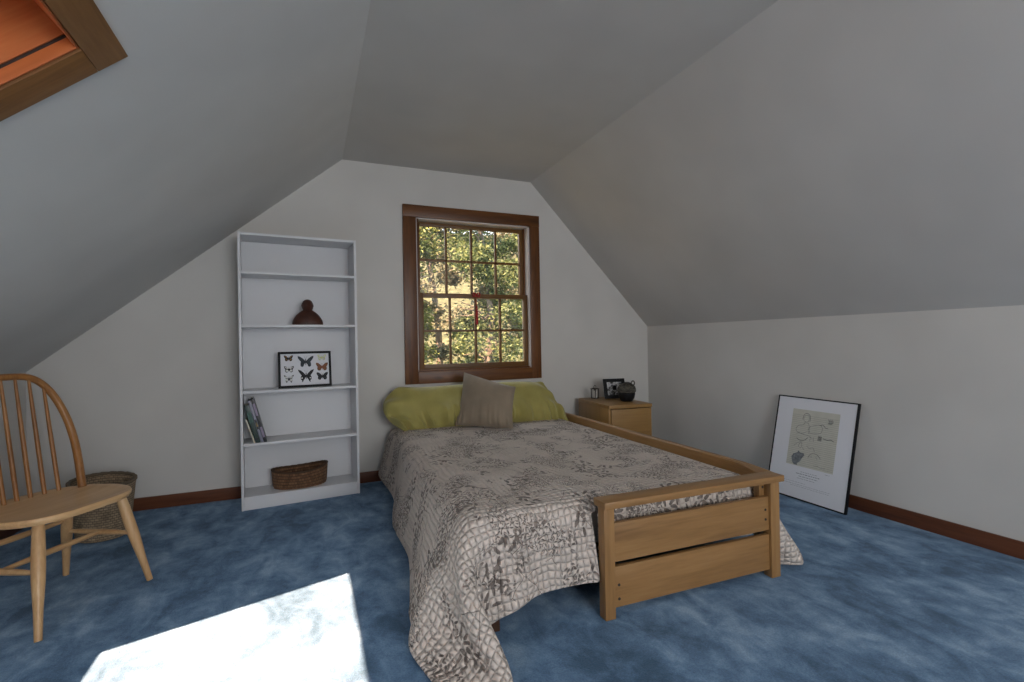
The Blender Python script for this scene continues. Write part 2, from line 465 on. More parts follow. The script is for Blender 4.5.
sash('lower_sash', .836, 1.812, .857, 1.486, .022, (.036, .040, .038))
bm = newbm()   # sash lock on the meeting rail
add_lathe(bm, [(.016, 0), (.016, .006), (.008, .012), (.001, .014)], 16)
add_box(bm, (-.02, -.006, .006), (.006, .006, .012), .002)
obj('sash_lock', bm, M['bolt'], win, loc=(1.318, .040, 1.486))

# red tassel hanging from the sash lock
tas = thing('tassel', 'red silk tassel with a bow hanging against the window panes', 'tassel', (1.325, D+.008, 1.478))
bm = newbm()
for sgn in (-1, 1):
    pts = [Vector((0, 0, 0)) + Vector((sgn*.028*math.sin(a)*1.1, -.004, .016*math.sin(2*a))) for a in [PI*k/12 for k in range(13)]]
    add_tube(bm, pts, .006, 8)
bmesh.ops.create_uvsphere(bm, u_segments=12, v_segments=8, radius=.011)
obj('bow', bm, M['red'], tas)
bm = newbm(); add_tube(bm, [(0, 0, 0), (.001, 0, -.05), (.003, 0, -.095)], .0022, 8); obj('cord', bm, M['red'], tas)
bm = newbm(); add_lathe(bm, [(.001, -.094), (.006, -.097), (.008, -.106), (.006, -.114), (.0075, -.120), (.010, -.16), (.011, -.25), (.0105, -.254), (.001, -.254)], 18,
    fn=lambda p, a, r, z: Vector((p.x*(1+.12*math.sin(a*9))+.003, p.y*(1+.12*math.sin(a*9)), p.z)))
obj('fringe', bm, M['red'], tas)

# ------------------------------------------------------------------ front window (behind the camera): the daylight that fills the room
w3 = thing('window_3', 'wide window in the front gable', 'window', (0, YF, 0)); w3['kind'] = 'structure'
bm = newbm()
add_box(bm, (FX0-.09, 0, FZ0-.09), (FX0, .022, FZ1+.09), .002); add_box(bm, (FX1, 0, FZ0-.09), (FX1+.09, .022, FZ1+.09), .002)
add_box(bm, (FX0, 0, FZ1), (FX1, .022, FZ1+.09), .002); add_box(bm, (FX0, 0, FZ0-.09), (FX1, .022, FZ0), .002)
xm = (FX0+FX1)/2
add_box(bm, (xm-.03, -.1, FZ0), (xm+.03, -.05, FZ1)); 
obj('casing', bm, M['trimX'], w3)

# ------------------------------------------------------------------ baseboards
BH, BT = .083, .013
def bb(name, lo, hi, ax, label=None):
    bm = newbm(); add_box(bm, lo, hi, .002); o = obj(name, bm, M['base'+ax]); o['kind'] = 'structure'
    if label: o['label'] = label; o['category'] = 'baseboard'
bb('baseboard_back', (XL+BT, D-BT, 0), (XR-BT, D-.0005, BH), 'X', 'dark stained baseboard along the gable wall')
bb('baseboard_right', (XR-BT, YF+.01, 0), (XR-.0005, D-.0005, BH), 'Y', 'brown knotty baseboard along the right knee wall')
bb('baseboard_left', (XL+.0005, YF+.01, 0), (XL+BT, D-.0005, BH), 'Y')

# ------------------------------------------------------------------ bookcase
BW_, BD_, BZ = .7448, .25, 1.82
BROT = math.radians(5.0)
bk = thing('bookcase', 'tall white open bookcase with five shelves standing at the gable wall', 'bookcase', (-.046+.125*-math.sin(BROT), 3.6175+.125*math.cos(BROT), 0), BROT)
hw, hd = BW_/2, BD_/2
SH = [1.566, 1.214, .778, .434]
def inbook(x, y, z):
    """a spot in the bookcase: x from its middle, y from its front edge"""
    c_, s_ = math.cos(BROT), math.sin(BROT)
    return (-.046 + x*c_ - y*s_, 3.6175 + x*s_ + y*c_, z)
for sx in (-1, 1):
    x = sx*hw
    box_obj('side_panel', (min(x, x-sx*.016), -hd, .002), (max(x, x-sx*.016), hd, BZ), M['shelfwhite'], bk, .0015)
box_obj('top_panel', (-hw+.016, -hd+.001, BZ-.017), (hw-.016, hd, BZ-.0005), M['shelfwhite'], bk, .0015)
for z in SH:
    box_obj('shelf', (-hw+.0165, -hd+.004, z-.017), (hw-.0165, hd-.006, z), M['shelfwhite'], bk, .0015)
box_obj('bottom_shelf', (-hw+.0165, -hd+.002, .071), (hw-.0165, hd-.006, .088), M['shelfwhite'], bk, .0015)
box_obj('plinth', (-hw+.0165, -hd+.006, .002), (hw-.0165, -hd+.022, .071), M['shelfwhite'], bk, .0015)
box_obj('back_panel', (-hw+.0165, hd-.006, .002), (hw-.0165, hd-.002, BZ-.018), M['shelfwhite'], bk, .0005)

# ---- bust figurine on the second shelf
M['bust'] = plain('dark_reddish_wood', srgb(66, 34, 22), .45, 0, 24, .35)
bust = thing('bust_figurine', 'small dark brown bust with round head on the second shelf down', 'figurine', inbook(.052, .10, 1.2145), BROT)
bm = newbm()
prof = [(.100, 0), (.101, .015), (.097, .032), (.087, .052), (.073, .072), (.056, .088), (.042, .098), (.031, .106), (.027, .116)]
add_lathe(bm, prof, 32, 1.0, .52, fn=lambda p, a, r, z: p + Vector((0, -.012*max(0, 1-z/.1)*(1 if math.sin(a) < 0 else .3), 0)))
obj('shoulders', bm, M['bust'], bust)
bm = newbm(); bmesh.ops.create_uvsphere(bm, u_segments=28, v_segments=20, radius=1)
for v in bm.verts:
    x, y, z = v.co
    k = .034*(1-.10*max(0, -z))
    f = Vector((x*k*.94, y*k, z*.040))
    if y < -.6:                                   # face: nose, brow
        f.y -= .006*math.exp(-((x/.16)**2)-((z+.05)/.28)**2)
        f.y += .003*math.exp(-((abs(x)-.33)/.14)**2-((z-.18)/.13)**2)
        f.y += .002*math.exp(-(x/.25)**2-((z+.42)/.07)**2)
    v.co = f*1.2 + Vector((0, 0, .133))
obj('head', bm, M['bust'], bust)
bm = newbm(); bmesh.ops.create_uvsphere(bm, u_segments=20, v_segments=12, radius=1)
for v in bm.verts:
    v.co = Vector((v.co.x*.0400, v.co.y*.0415+.003, max(-.1, v.co.z)*.0482+.1345))
    v.co.x *= 1+.03*math.sin(v.co.z*900)
obj('hair', bm, M['bust'], bust)

# ---- framed butterflies
bf = thing('butterfly_frame', 'black framed display of eight butterflies leaning on the middle shelf', 'picture frame', inbook(.030, .085, .7785), BROT)
tilt = Matrix.Rotation(math.radians(-9), 4, 'X')
FW, FH = .345, .252
def lean(o, mt): o.matrix_local = mt; return o
bm = newbm(); t_ = .0155
add_box(bm, (-FW/2, -.016, 0), (-FW/2+t_, 0, FH), .002); add_box(bm, (FW/2-t_, -.016, 0), (FW/2, 0, FH), .002)
add_box(bm, (-FW/2+t_, -.016, 0), (FW/2-t_, 0, t_), .002); add_box(bm, (-FW/2+t_, -.016, FH-t_), (FW/2-t_, 0, FH), .002)
lean(obj('frame', bm, M['black'], bf), tilt)
bm = newbm(); add_box(bm, (-FW/2+t_, -.006, t_), (FW/2-t_, -.002, FH-t_)); lean(obj('backing', bm, M['mat_white'], bf, False), tilt)
def wing_shape(kind):
    if kind == 'swallow':   # long pointed forewing, tailed hindwing
        return [(.02, .05), (.30, .42), (.62, .72), (1.0, .88), (.92, .60), (.70, .25), (.56, .05), (.68, -.18), (.66, -.48), (.50, -.62), (.56, -.85), (.40, -.78), (.30, -.55), (.18, -.40), (.03, -.12)]
    if kind == 'big':
        return [(.02, .08), (.35, .45), (.7, .72), (1.0, .80), (.96, .52), (.75, .20), (.60, .02), (.66, -.22), (.66, -.55), (.48, -.70), (.30, -.62), (.22, -.35), (.03, -.10)]
    return [(.02, .12), (.3, .48), (.62, .74), (.96, .80), (1.0, .55), (.86, .22), (.72, .06), (.80, -.14), (.78, -.42), (.56, -.62), (.30, -.60), (.16, -.34), (.03, -.12)]
def bmat(name, c): return plain(name, c, .7, 0, 60, .35)
bc = {'black': bmat('butterfly_black', srgb(26, 26, 28)), 'slate': bmat('butterfly_slate', srgb(52, 58, 64)), 'gold': bmat('butterfly_gold', srgb(140, 100, 40)),
      'rust': bmat('butterfly_rust', srgb(120, 74, 50)), 'pale': bmat('butterfly_pale', srgb(206, 205, 200)), 'lime': bmat('butterfly_lime', srgb(196, 200, 130))}
def butterfly(cx, cz, size, kind, edge, inner, spots):
    bm = newbm()
    S = wing_shape(kind)
    for sg in (-1, 1):
        a = [bm.verts.new((cx+sg*p[0]*size, -.0085, cz+p[1]*size)) for p in S]
        f = bm.faces.new(a if sg > 0 else a[::-1]); r = bmesh.ops.extrude_face_region(bm, geom=[f])
        for v in [g for g in r['geom'] if isinstance(g, bmesh.types.BMVert)]: v.co.y += .0012
    add_tube(bm, [(cx, -.009, cz-.45*size), (cx, -.0095, cz-.1*size), (cx, -.009, cz+.35*size)], [.03*size, .07*size, .05*size], 8)
    for sg in (-1, 1): add_tube(bm, [(cx, -.009, cz+.33*size), (cx+sg*.18*size, -.009, cz+.75*size)], .012*size, 5)
    w = lean(obj('butterfly', bm, bc[edge], bf, False), tilt)
    if inner:
        for sg in (-1, 1):
            for (px, pz, r, ex) in spots:
                bm = newbm()
                n = 10; a = [bm.verts.new((cx+sg*(px+r*ex*math.cos(q))*size, -.0091, cz+(pz+r*math.sin(q))*size)) for q in [2*PI*k/n for k in range(n)]]
                bm.faces.new(a if sg > 0 else a[::-1])
                obj('wing_spot', bm, bc[inner], w, False)
big_spots = [(.42, .36, .16, 1.1), (.70, .50, .12, 1.2), (.46, -.22, .2, 1)]
pale_spots = [(.36, .32, .21, 1.05), (.62, .46, .17, 1.15), (.42, -.22, .26, .95), (.62, -.28, .12, 1), (.8, .6, .07, 1)]
XO, ZO = FW/2, FH
u = lambda px: (px-415)/700*FW      # measured on an enlarged view of the frame
w_ = lambda pz: (625-pz)/490*FH
butterfly(u(200), w_(228), .029, 'std', 'black', 'gold', big_spots)
butterfly(u(203), w_(378), .031, 'std', 'black', 'pale', pale_spots)
butterfly(u(200), w_(505), .032, 'swallow', 'black', 'pale', pale_spots[:3])
butterfly(u(424), w_(278), .052, 'big', 'slate', None, [])
butterfly(u(424), w_(470), .052, 'swallow', 'black', 'pale', [(.52, -.30, .10, 1)])
butterfly(u(640), w_(228), .028, 'std', 'lime', 'pale', pale_spots[:3])
butterfly(u(640), w_(358), .040, 'std', 'rust', 'gold', [(.7, .45, .08, 1), (.5, -.3, .1, 1)])
butterfly(u(640), w_(488), .038, 'std', 'black', 'slate', [(.6, .4, .12, 1.3), (.5, -.3, .12, 1)])

# ---- books leaning on the fourth shelf
def book(name, label, x, h, th, dep, ang, cover, pages, z=.4345, y=.02, stripe=None):
    t = thing(name, label, 'book', inbook(x+.046, y, z), BROT, 'leaning books on the fourth shelf')
    R = Matrix.Rotation(math.radians(-ang), 4, 'Y')       # top leans toward -x
    bm = newbm()
    add_box(bm, (-th, 0, 0), (-th+.003, dep, h), .0008, R); add_box(bm, (-.003, 0, 0), (0, dep, h), .0008, R)
    add_box(bm, (-th, -.002, 0), (0, .003, h), .0008, R)
    obj('cover', bm, cover, t)
    bm = newbm(); add_box(bm, (-th+.003, .003, .004), (-.003, dep-.004, h-.004), 0, R); obj('pages', bm, pages, t, False)
    if stripe:
        for (z0, z1, m, nm) in stripe:
            bm = newbm(); add_box(bm, (-th+.002, -.003, z0*h), (-.002, -.0015, z1*h), 0, R); obj(nm, bm, m, t, False)
pg = plain('book_paper', srgb(205, 198, 180), .8, 0, 80)
bkm = {'cream': plain('cream_cover', srgb(190, 184, 164), .5), 'dgreen': plain('dark_green_cover', srgb(24, 50, 44), .4), 'grey': plain('grey_cover', srgb(128, 128, 142), .4),
       'navy': plain('black_cover', srgb(20, 20, 26), .4), 'lilac': plain('lilac_print', srgb(140, 128, 150), .5), 'gold': plain('gold_print', srgb(160, 140, 90), .5), 'teal': plain('teal_print', srgb(50, 86, 76), .5)}
A_ = 14.5
book('book', 'thin cream backed book, first and shortest of the leaning books', -.333, .165, .009, .14, 17, bkm['cream'], pg)
book('book', 'dark green backed book leaning between the cream and grey ones', -.302, .262, .029, .17, A_, bkm['dgreen'], pg, stripe=[(.55, .82, bkm['teal'], 'spine_print'), (.1, .14, bkm['navy'], 'spine_band')])
book('book', 'pale grey and black backed book with a gold mark on the shelf', -.284, .292, .016, .18, A_, bkm['grey'], pg, stripe=[(.32, .55, bkm['navy'], 'spine_band'), (.38, .48, bkm['gold'], 'spine_print')])
book('book', 'black backed book with lilac print, outermost of the leaning books', -.264, .300, .018, .18, A_, bkm['navy'], pg, stripe=[(.12, .36, bkm['lilac'], 'spine_print'), (.62, .9, bkm['lilac'], 'spine_print')])

# ---- oval basket on the bottom shelf
ob = thing('oval_basket', 'low oval brown wicker basket on the bottom shelf of the bookcase', 'basket', inbook(-.012, .125, .0885), BROT)
bm = newbm()
sag = lambda p, a, r, z: p + Vector((0, 0, (z/.125)*(.010*math.cos(2*a)+.006*math.cos(a)))) + Vector((.0018*math.sin(z*260+math.floor(a*9)*PI), 0, 0))
prof = [(.0, .004), (.14, 0), (.168, .004), (.174, .02), (.178, .05), (.180, .085), (.181, .115), (.181, .125), (.174, .127), (.172, .115), (.170, .07), (.165, .02), (.15, .012), (.0, .012)]
add_lathe(bm, prof, 72, 1.0, .64, fn=sag)
obj('body', bm, M['rattan'], ob)
bm = newbm()
rp = [Vector((.178*math.cos(a), 0.178*.64*math.sin(a), .125+.010*math.cos(2*a)+.006*math.cos(a))) for a in [2*PI*k/72 for k in range(73)]]
add_tube(bm, rp, [.0075+.0012*math.sin(k*2.2) for k in range(73)], 8, False)
obj('rim', bm, M['rattan'], ob)

# ------------------------------------------------------------------ tall wicker basket on the floor
tb = thing('wicker_basket', 'tall round grey-brown wicker basket on the carpet behind the chair', 'basket', (-1.098, 3.47, 0))
bm = newbm()
fn = lambda p, a, r, z: p + Vector((0, 0, z/.35*(.014*math.cos(a-2.2))))
prof = [(.0, .004), (.105, .002), (.116, .008), (.124, .08), (.132, .17), (.141, .26), (.146, .318), (.137, .318), (.132, .24), (.114, .06), (.106, .02), (.0, .018)]
add_lathe(bm, prof, 64, 1.05, .95, fn=fn); obj('body', bm, M['wicker'], tb)
bm = newbm()
rp = [Vector((.142*1.05*math.cos(a), .142*.95*math.sin(a), .319+.014*math.cos(a-2.2))) for a in [2*PI*k/64 for k in range(65)]]
add_tube(bm, rp, [.010+.0015*math.sin(k*2.1) for k in range(65)], 8, False); obj('rim', bm, M['wicker'], tb)

# ------------------------------------------------------------------ Windsor chair
cdir = math.atan2(-.514, .858)         # facing direction
# chair local: +x lateral (toward the back wall), +y facing
ch = thing('windsor_chair', 'light wood hoop back chair with spindles on the blue carpet', 'chair',
           (1.748*.514 + -2.221*.858, 1.748*.858 - -2.221*-.514*1.0, 0))
xw = Vector((.514, .858, 0)); yw = Vector((.858, -.514, 0))
org = xw*1.748 + yw*(-2.221)
# x lateral, y facing would be left-handed: use x = -lateral
R = Matrix((( -xw.x, yw.x, 0), (-xw.y, yw.y, 0), (0, 0, 1))).to_4x4()
ch.matrix_world = Matrix.Translation(org) @ R
def c3(lat, f, z): return Vector((-lat, f, z))
ZS = .435
# seat
bm = newbm()
def seat_outline(k, n):
    a = 2*PI*k/n
    cx, sy = math.cos(a), math.sin(a)
    # superellipse, broader and squarer at the front
    ex = .62 if sy > 0 else .78
    x = .255*math.copysign(abs(cx)**ex, cx)*(1-.10*max(0, -sy))
    y = .222*math.copysign(abs(sy)**(.80), sy)
    return x, y
n = 72; rings = []
for (s, z) in ((.90, -.032), (.965, -.028), (.995, -.018), (1.0, -.008), (.985, -.001), (.95, .0), (.85, -.004), (.7, -.009), (.45, -.012), (.2, -.011)):
    rings.append([bm.verts.new((seat_outline(k, n)[0]*s, seat_outline(k, n)[1]*s, ZS+z)) for k in range(n)])
for a, b in zip(rings, rings[1:]):
    for k in range(n): bm.faces.new((a[k], a[(k+1) % n], b[(k+1) % n], b[k]))
bm.faces.new(rings[0][::-1]); bm.faces.new(rings[-1])
obj('seat', bm, M['chairX'], ch)
feet = {}
for (sl, sf) in ((-1, 1), (1, 1), (1, -1), (-1, -1)):
    top = c3(sl*.167+(.026 if sf > 0 else 0), .115 if sf > 0 else -.13, ZS-.026)
    foot = c3(sl*.233, sf*.226, .001)
    feet[(sl, sf)] = (top, foot)
    bm = newbm(); N = 12
    pts = [top.lerp(foot, i/N) for i in range(N+1)]
    rad = [.0185+.0035*math.sin(PI*min(1, i/N*1.35)) - (.0065*max(0, (i/N-.5)/.5)) for i in range(N+1)]
    add_tube(bm, pts, rad, 16)
    obj('leg', bm, M['chairZ'], ch)
def on_leg(k, z):
    t, f = feet[k]; return t.lerp(f, (t.z-z)/(t.z-f.z))
def stretcher(a, b):
    bm = newbm(); N = 10
    add_tube(bm, [a.lerp(b, i/N) for i in range(N+1)], [.0075+.0055*math.sin(PI*i/N) for i in range(N+1)], 12)
    obj('stretcher', bm, M['chairX'], ch)
for sl in (-1, 1): stretcher(on_leg((sl, 1), .225), on_leg((sl, -1), .225))
stretcher(on_leg((-1, 1), .225).lerp(on_leg((-1, -1), .225), .5), on_leg((1, 1), .225).lerp(on_leg((1, -1), .225), .5))
stretcher(on_leg((-1, -1), .28), on_leg((1, -1), .28))
# hoop
HB, HT, HY0, HLEAN = .205, .962, -.095, .175
def hoop(q):
    """q 0..1 from one foot to the other"""
    a = PI*q
    lat = -HB*1.0*math.copysign(abs(math.cos(a))**.46, math.cos(a))
    hh = math.sin(a)**.54
    bul = 1+.13*math.sin(PI*min(1, hh))**1.0
    z = ZS-.006 + (HT-ZS)*hh
    return c3(lat*bul, HY0-HLEAN*hh*(1-.10*hh) - .03*abs(lat)/HB*0, z)
bm = newbm(); N = 60
q_ = [i/N for i in range(N+1)]
add_tube(bm, [hoop(q) for q in q_], [.0165-.0015*math.sin(PI*q) for q in q_], 14, True, 1.0)
obj('hoop', bm, M['hoop'], ch)
NS = 7
for i in range(NS):
    f = (i-(NS-1)/2)/((NS-1)/2)
    bot = c3(f*.148, HY0-.055-.025*(1-f*f), ZS-.012)
    target = f*.158
    best = min((abs((-hoop(q).x)-target), q) for q in [k/400 for k in range(60, 341)])[1]
    top = hoop(best)
    bm = newbm(); K = 10
    add_tube(bm, [bot.lerp(top, k/K) for k in range(K+1)], [.0085-.003*(k/K)+.0015*math.sin(PI*k/K) for k in range(K+1)], 10)
    obj('spindle', bm, M['hoop'], ch)

# ------------------------------------------------------------------ bed
BO = Vector((1.009, 1.571, 0)); BR = math.radians(-1.6)
bed = thing('bed_frame', 'oak bed frame with slatted footboard and a raised side rail', 'bed', BO, BR)
FBW = .923
for x0_, x1_ in ((.016, .062), (FBW-.052, FBW)):
    o = box_obj('post', (x0_, 0, .001), (x1_, .045, .428), M['bedZ'], bed, .003)
box_obj('cap_rail', (.009, -.018, .428), (FBW+.012, .066, .456), M['bedX'], bed, .004)
box_obj('slat', (.062, .012, .212), (FBW-.052, .034, .362), M['bedX'], bed, .003)
box_obj('slat', (.062, .012, .036), (FBW-.052, .034, .193), M['bedX'], bed, .003)
def bolt(x, z, y=.012):
    bm = newbm(); add_lathe(bm, [(.0, 0), (.0052, 0), (.0058, .001), (.0058, .004)], 14)
    obj('bolt', bm, M['bolt'], bed, loc=(x, y-.0015, z), rot=(-PI/2, 0, 0))
for z in (.262, .305): bolt(FBW-.072, z)
for z in (.068, .122): bolt(.085, z)
# side rail: board with eased top and a curved run-out into the footboard
bm = newbm()
prof = []
N = 24
rx0, rx1 = FBW-.002, FBW+.034
rail = [(.045, .428), (.08, .430)]
secs = []
for i in range(N+1):
    t = i/N; y = .046+ t*2.16
    flare = math.exp(-((y-.05)/.09)**2)
    top = .462 - .012*flare
    bot = .352 + .0*flare
    secs.append((y, rx0-.055*flare, rx1, bot, top))
rr = []
for (y, xa, xb, zb, zt) in secs:
    e_ = .006
    rr.append([bm.verts.new(p) for p in ((xa, y, zb), (xb, y, zb), (xb, y, zt-e_), (xb-e_, y, zt), (xa+e_, y, zt), (xa, y, zt-e_))])
for a, b in zip(rr, rr[1:]):
    for k in range(6): bm.faces.new((a[k], a[(k+1) % 6], b[(k+1) % 6], b[k]))
bm.faces.new(rr[0][::-1]); bm.faces.new(rr[-1])
obj('side_rail', bm, M['bedY'], bed)
box_obj('rail_block', (FBW-.078, .036, .352), (FBW-.03, .07, .428), M['bedZ'], bed, .002)
bolt(FBW-.060, .398, .036)
box_obj('head_post', (FBW-.022, 2.206, .001), (FBW+.034, 2.25, .462), M['bedZ'], bed, .003)
M['darkwood'] = wood('dark_leg_wood', srgb(48, 30, 20), srgb(70, 46, 32), srgb(84, 58, 42), 'Z', 1.5)
for (x, y) in ((-.40, .125), (-.40, 2.12)):
    box_obj('leg', (x-.025, y-.025, .001), (x+.025, y+.025, .20), M['darkwood'], bed, .003)
box_obj('platform', (-.45, .13, .2), (FBW-.035, 2.22, .245), M['darkwood'], bed, .004)

# mattress (lies under the quilt)
MX0, MX1, MY0, MY1, MZ0, MZ1 = -.49, .885, .105, 2.25, .247, .412
bm = newbm(); add_box(bm, (MX0, MY0, MZ0), (MX1, MY1, MZ1), .05, None, 4)
mt = obj('mattress', bm, M['ticking'], loc=BO, rot=(0, 0, BR)); tag(mt, 'thick mattress lying under the floral quilt', 'mattress')

# quilt: a cloth laid over the mattress and let fall (position-based solve in bed coordinates)
def make_quilt():
    h = .03
    OL, OF, OR = .41, .30, .36
    x0 = .010-h*round((.010-(MX0-OL))/h); x1 = MX1+OR
    yA, yB = MY0-OF, 2.225
    nx = int(round((x1-x0)/h))+1; ny = int(round((yB-yA)/h))+1
    gx = x0+h*np.arange(nx); gy = yA+h*np.arange(ny)
    U, V0 = np.meshgrid(gx, gy, indexing='ij')
    # the quilt lies a little askew: more of it hangs at the near left corner
    foot = np.clip((MY0+.1-V0)/(OF+.1), 0, 1)
    left = np.clip((MX0+.1-U)/(OL+.1), 0, 1)
    Vv = V0 - foot*(0.175*np.clip((-.22-U)/.6, 0, 1)**1.3 - .02)
    Uu = U + left*(.09*np.clip((V0-.3)/1.9, 0, 1)) - left*.03
    P = np.stack([Uu, Vv, np.full_like(U, MZ1+.016)], -1)
    P[..., 2] += .006*np.sin(U*7+V0*3)*np.sin(V0*5-U*2) + .004*np.sin(U*17-V0*6+2)*np.sin(V0*13)
    slit = np.argmin(np.abs(gx-.010)); US = gx[slit]+.01
    keep = ~((U > US) & (V0 < -.16))
    ov = np.maximum(0, MX0-Uu); P[..., 2] -= ov*.60; P[..., 0] += ov*.18
    ov = np.maximum(0, Uu-MX1); P[..., 2] -= ov*.97; P[..., 0] -= ov*.85
    ov = np.maximum(0, MY0-Vv); rt = U > US
    P[..., 2] -= ov*np.where(rt, .98, .60); P[..., 1] += ov*np.where(rt, .80, .18)
    P[..., 2] = np.maximum(P[..., 2], .02)
    pin = (Uu > MX0+.09) & (Uu < MX1-.06) & (Vv > MY0+.09)
    rng = np.random.default_rng(3)
    P += np.where(pin[..., None], 0, rng.normal(0, .0015, P.shape))
    flat = np.stack([Uu, Vv], -1).reshape(-1, 2)
    sets = []
    for (di, dj, st) in ((1, 0, 1.), (0, 1, 1.), (1, 1, .55), (1, -1, .55), (2, 0, .30), (0, 2, .30), (3, 0, .16), (0, 3, .16)):
        ii, jj = np.meshgrid(np.arange(nx), np.arange(ny), indexing='ij')
        i2, j2 = ii+di, jj+dj
        ok = (i2 < nx) & (j2 < ny) & (j2 >= 0)
        ii, jj, i2, j2 = ii[ok], jj[ok], i2[ok], j2[ok]
        ok = keep[ii, jj] & keep[i2, j2] & ~(pin[ii, jj] & pin[i2, j2])
        cross = (ii <= slit) & (i2 > slit) & (np.minimum(V0[ii, jj], V0[i2, j2]) < .07)
        ok &= ~cross
        ii, jj, i2, j2 = ii[ok], jj[ok], i2[ok], j2[ok]
        a = ii*ny+jj; b = i2*ny+j2
        key = ((ii//max(di, 1)) if di else (jj//max(abs(dj), 1))) % 2
        L = np.linalg.norm(flat[a]-flat[b], axis=1)[:, None]
        pa = pin.reshape(-1)[a][:, None]; pb = pin.reshape(-1)[b][:, None]
        wa = np.where(pa, 0., np.where(pb, 1., .5)); wb = np.where(pb, 0., np.where(pa, 1., .5))
        for k in (0, 1):
            m = key == k; sets.append((a[m], b[m], L[m], st, wa[m], wb[m]))
    X = P.reshape(-1, 3).copy(); Xp = X.copy(); X0 = X.copy(); pf_ = pin.reshape(-1)
    Uf = U.reshape(-1); Vf = Vv.reshape(-1)
    right = Uf > US
    r = .05; off = .014
    c = np.array([(MX0+MX1)/2, (MY0+MY1)/2, (MZ0-.2+MZ1)/2]); hb = np.array([(MX1-MX0)/2, (MY1-MY0)/2, (MZ1-MZ0+.2)/2])-r
    def collide(X, Xp):
        q = X-c
        drop = np.clip((MZ1-X[:, 2])/.4, 0, 1)
        lf = (X[:, 0] < MX0+.25); near = np.clip((1.6-X[:, 1])/1.6, 0, 1)
        q[:, 0] += lf*drop*(.085+.085*near+.03*np.sin(X[:, 1]*6.5))
        ft = (X[:, 1] < MY0+.2) & ~right
        q[:, 1] += ft*drop*(.06+.015*np.sin(X[:, 0]*11))
        d = np.abs(q)-hb
        dm = np.maximum(d, 0); ln = np.linalg.norm(dm, axis=1)
        sd = ln+np.minimum(d.max(1), 0)-r-off
        hit = sd < 0
        nn = np.where(ln[:, None] > 1e-9, dm/np.maximum(ln[:, None], 1e-9), 0)
        k = d.argmax(1); alt = np.zeros_like(nn); alt[np.arange(len(k)), k] = 1
        nn = np.where(ln[:, None] > 1e-9, nn, alt)*np.sign(q)
        X[hit] -= nn[hit]*sd[hit][:, None]
        Xp[hit] += (X[hit]-Xp[hit])*.5
        g = X[:, 2] < .014
        X[g, 2] = .014; Xp[g] += (X[g]-Xp[g])*.6
        # the footboard: cloth right of the slit stays behind it, cloth left of it stays outside the post
        w = right & (X[:, 1] < .060) & (X[:, 0] < FBW+.012); X[w, 1] = .060
        w = ~right & (X[:, 0] > .011) & (X[:, 1] < .075); X[w, 0] = .011
        wall = X[:, 1] > 2.32; X[wall, 1] = 2.32
        rl = (X[:, 2] > .33) & (X[:, 0] > FBW-.016); X[rl, 0] = FBW-.016
    T = 300
    cm = np.clip((MX0-Uf)/OL, 0, 1)*np.clip((MY0-Vf)/OF, 0, 1)
    rm = np.clip((Uf-MX1)/OR, 0, 1)
    for step in range(T):
        vel = (X-Xp)*.96
        Xp[:] = X
        X += vel; X[:, 2] -= .0011
        if step < 170:     # the loose corner was dragged in toward the foot of the bed
            X[:, 0] += cm*.0026; X[:, 1] -= cm*.0003
        X[:, 0] += rm*.00052*(X[:, 2] < .30)
        X[pf_] = X0[pf_]
        for it in range(9):
            for a, b, L, st, wa, wb in sets:
                dlt = X[b]-X[a]; ln = np.linalg.norm(dlt, axis=1, keepdims=True)
                corr = dlt*(st*(1-L/np.maximum(ln, 1e-9)))
                X[a] += corr*wa; X[b] -= corr*wb
            if it % 3 == 2: collide(X, Xp)
        X[pf_] = X0[pf_]
    P = X.reshape(nx, ny, 3)
    bm = newbm(); L = bm.loops.layers.uv.verify()
    vid = {}
    for i in range(nx):
        for j in range(ny):
            if keep[i, j]: vid[i, j] = bm.verts.new(P[i, j])
    for i in range(nx-1):
        for j in range(ny-1):
            ks = ((i, j), (i+1, j), (i+1, j+1), (i, j+1))
            if i == slit and min(V0[k] for k in ks) < .07: continue
            if all(k in vid for k in ks):
                f = bm.faces.new([vid[k] for k in ks])
                for lp, k in zip(f.loops, ks): lp[L].uv = (Uu[k], Vv[k])
    me = bpy.data.meshes.new('quilt'); bm.to_mesh(me); bm.free()
    o = bpy.data.objects.new('quilt', me); COL.objects.link(o); me.materials.append(M['quilt'])
    for p in me.polygons: p.use_smooth = True
    o.location = BO; o.rotation_euler = (0, 0, BR)
    m = o.modifiers.new('thickness', 'SOLIDIFY'); m.thickness = .012; m.offset = 0
    m = o.modifiers.new('smooth', 'SUBSURF'); m.levels = 1; m.render_levels = 2
    tag(o, 'taupe quilt with brown floral sprigs draped over the bed to the floor', 'quilt')
make_quilt()

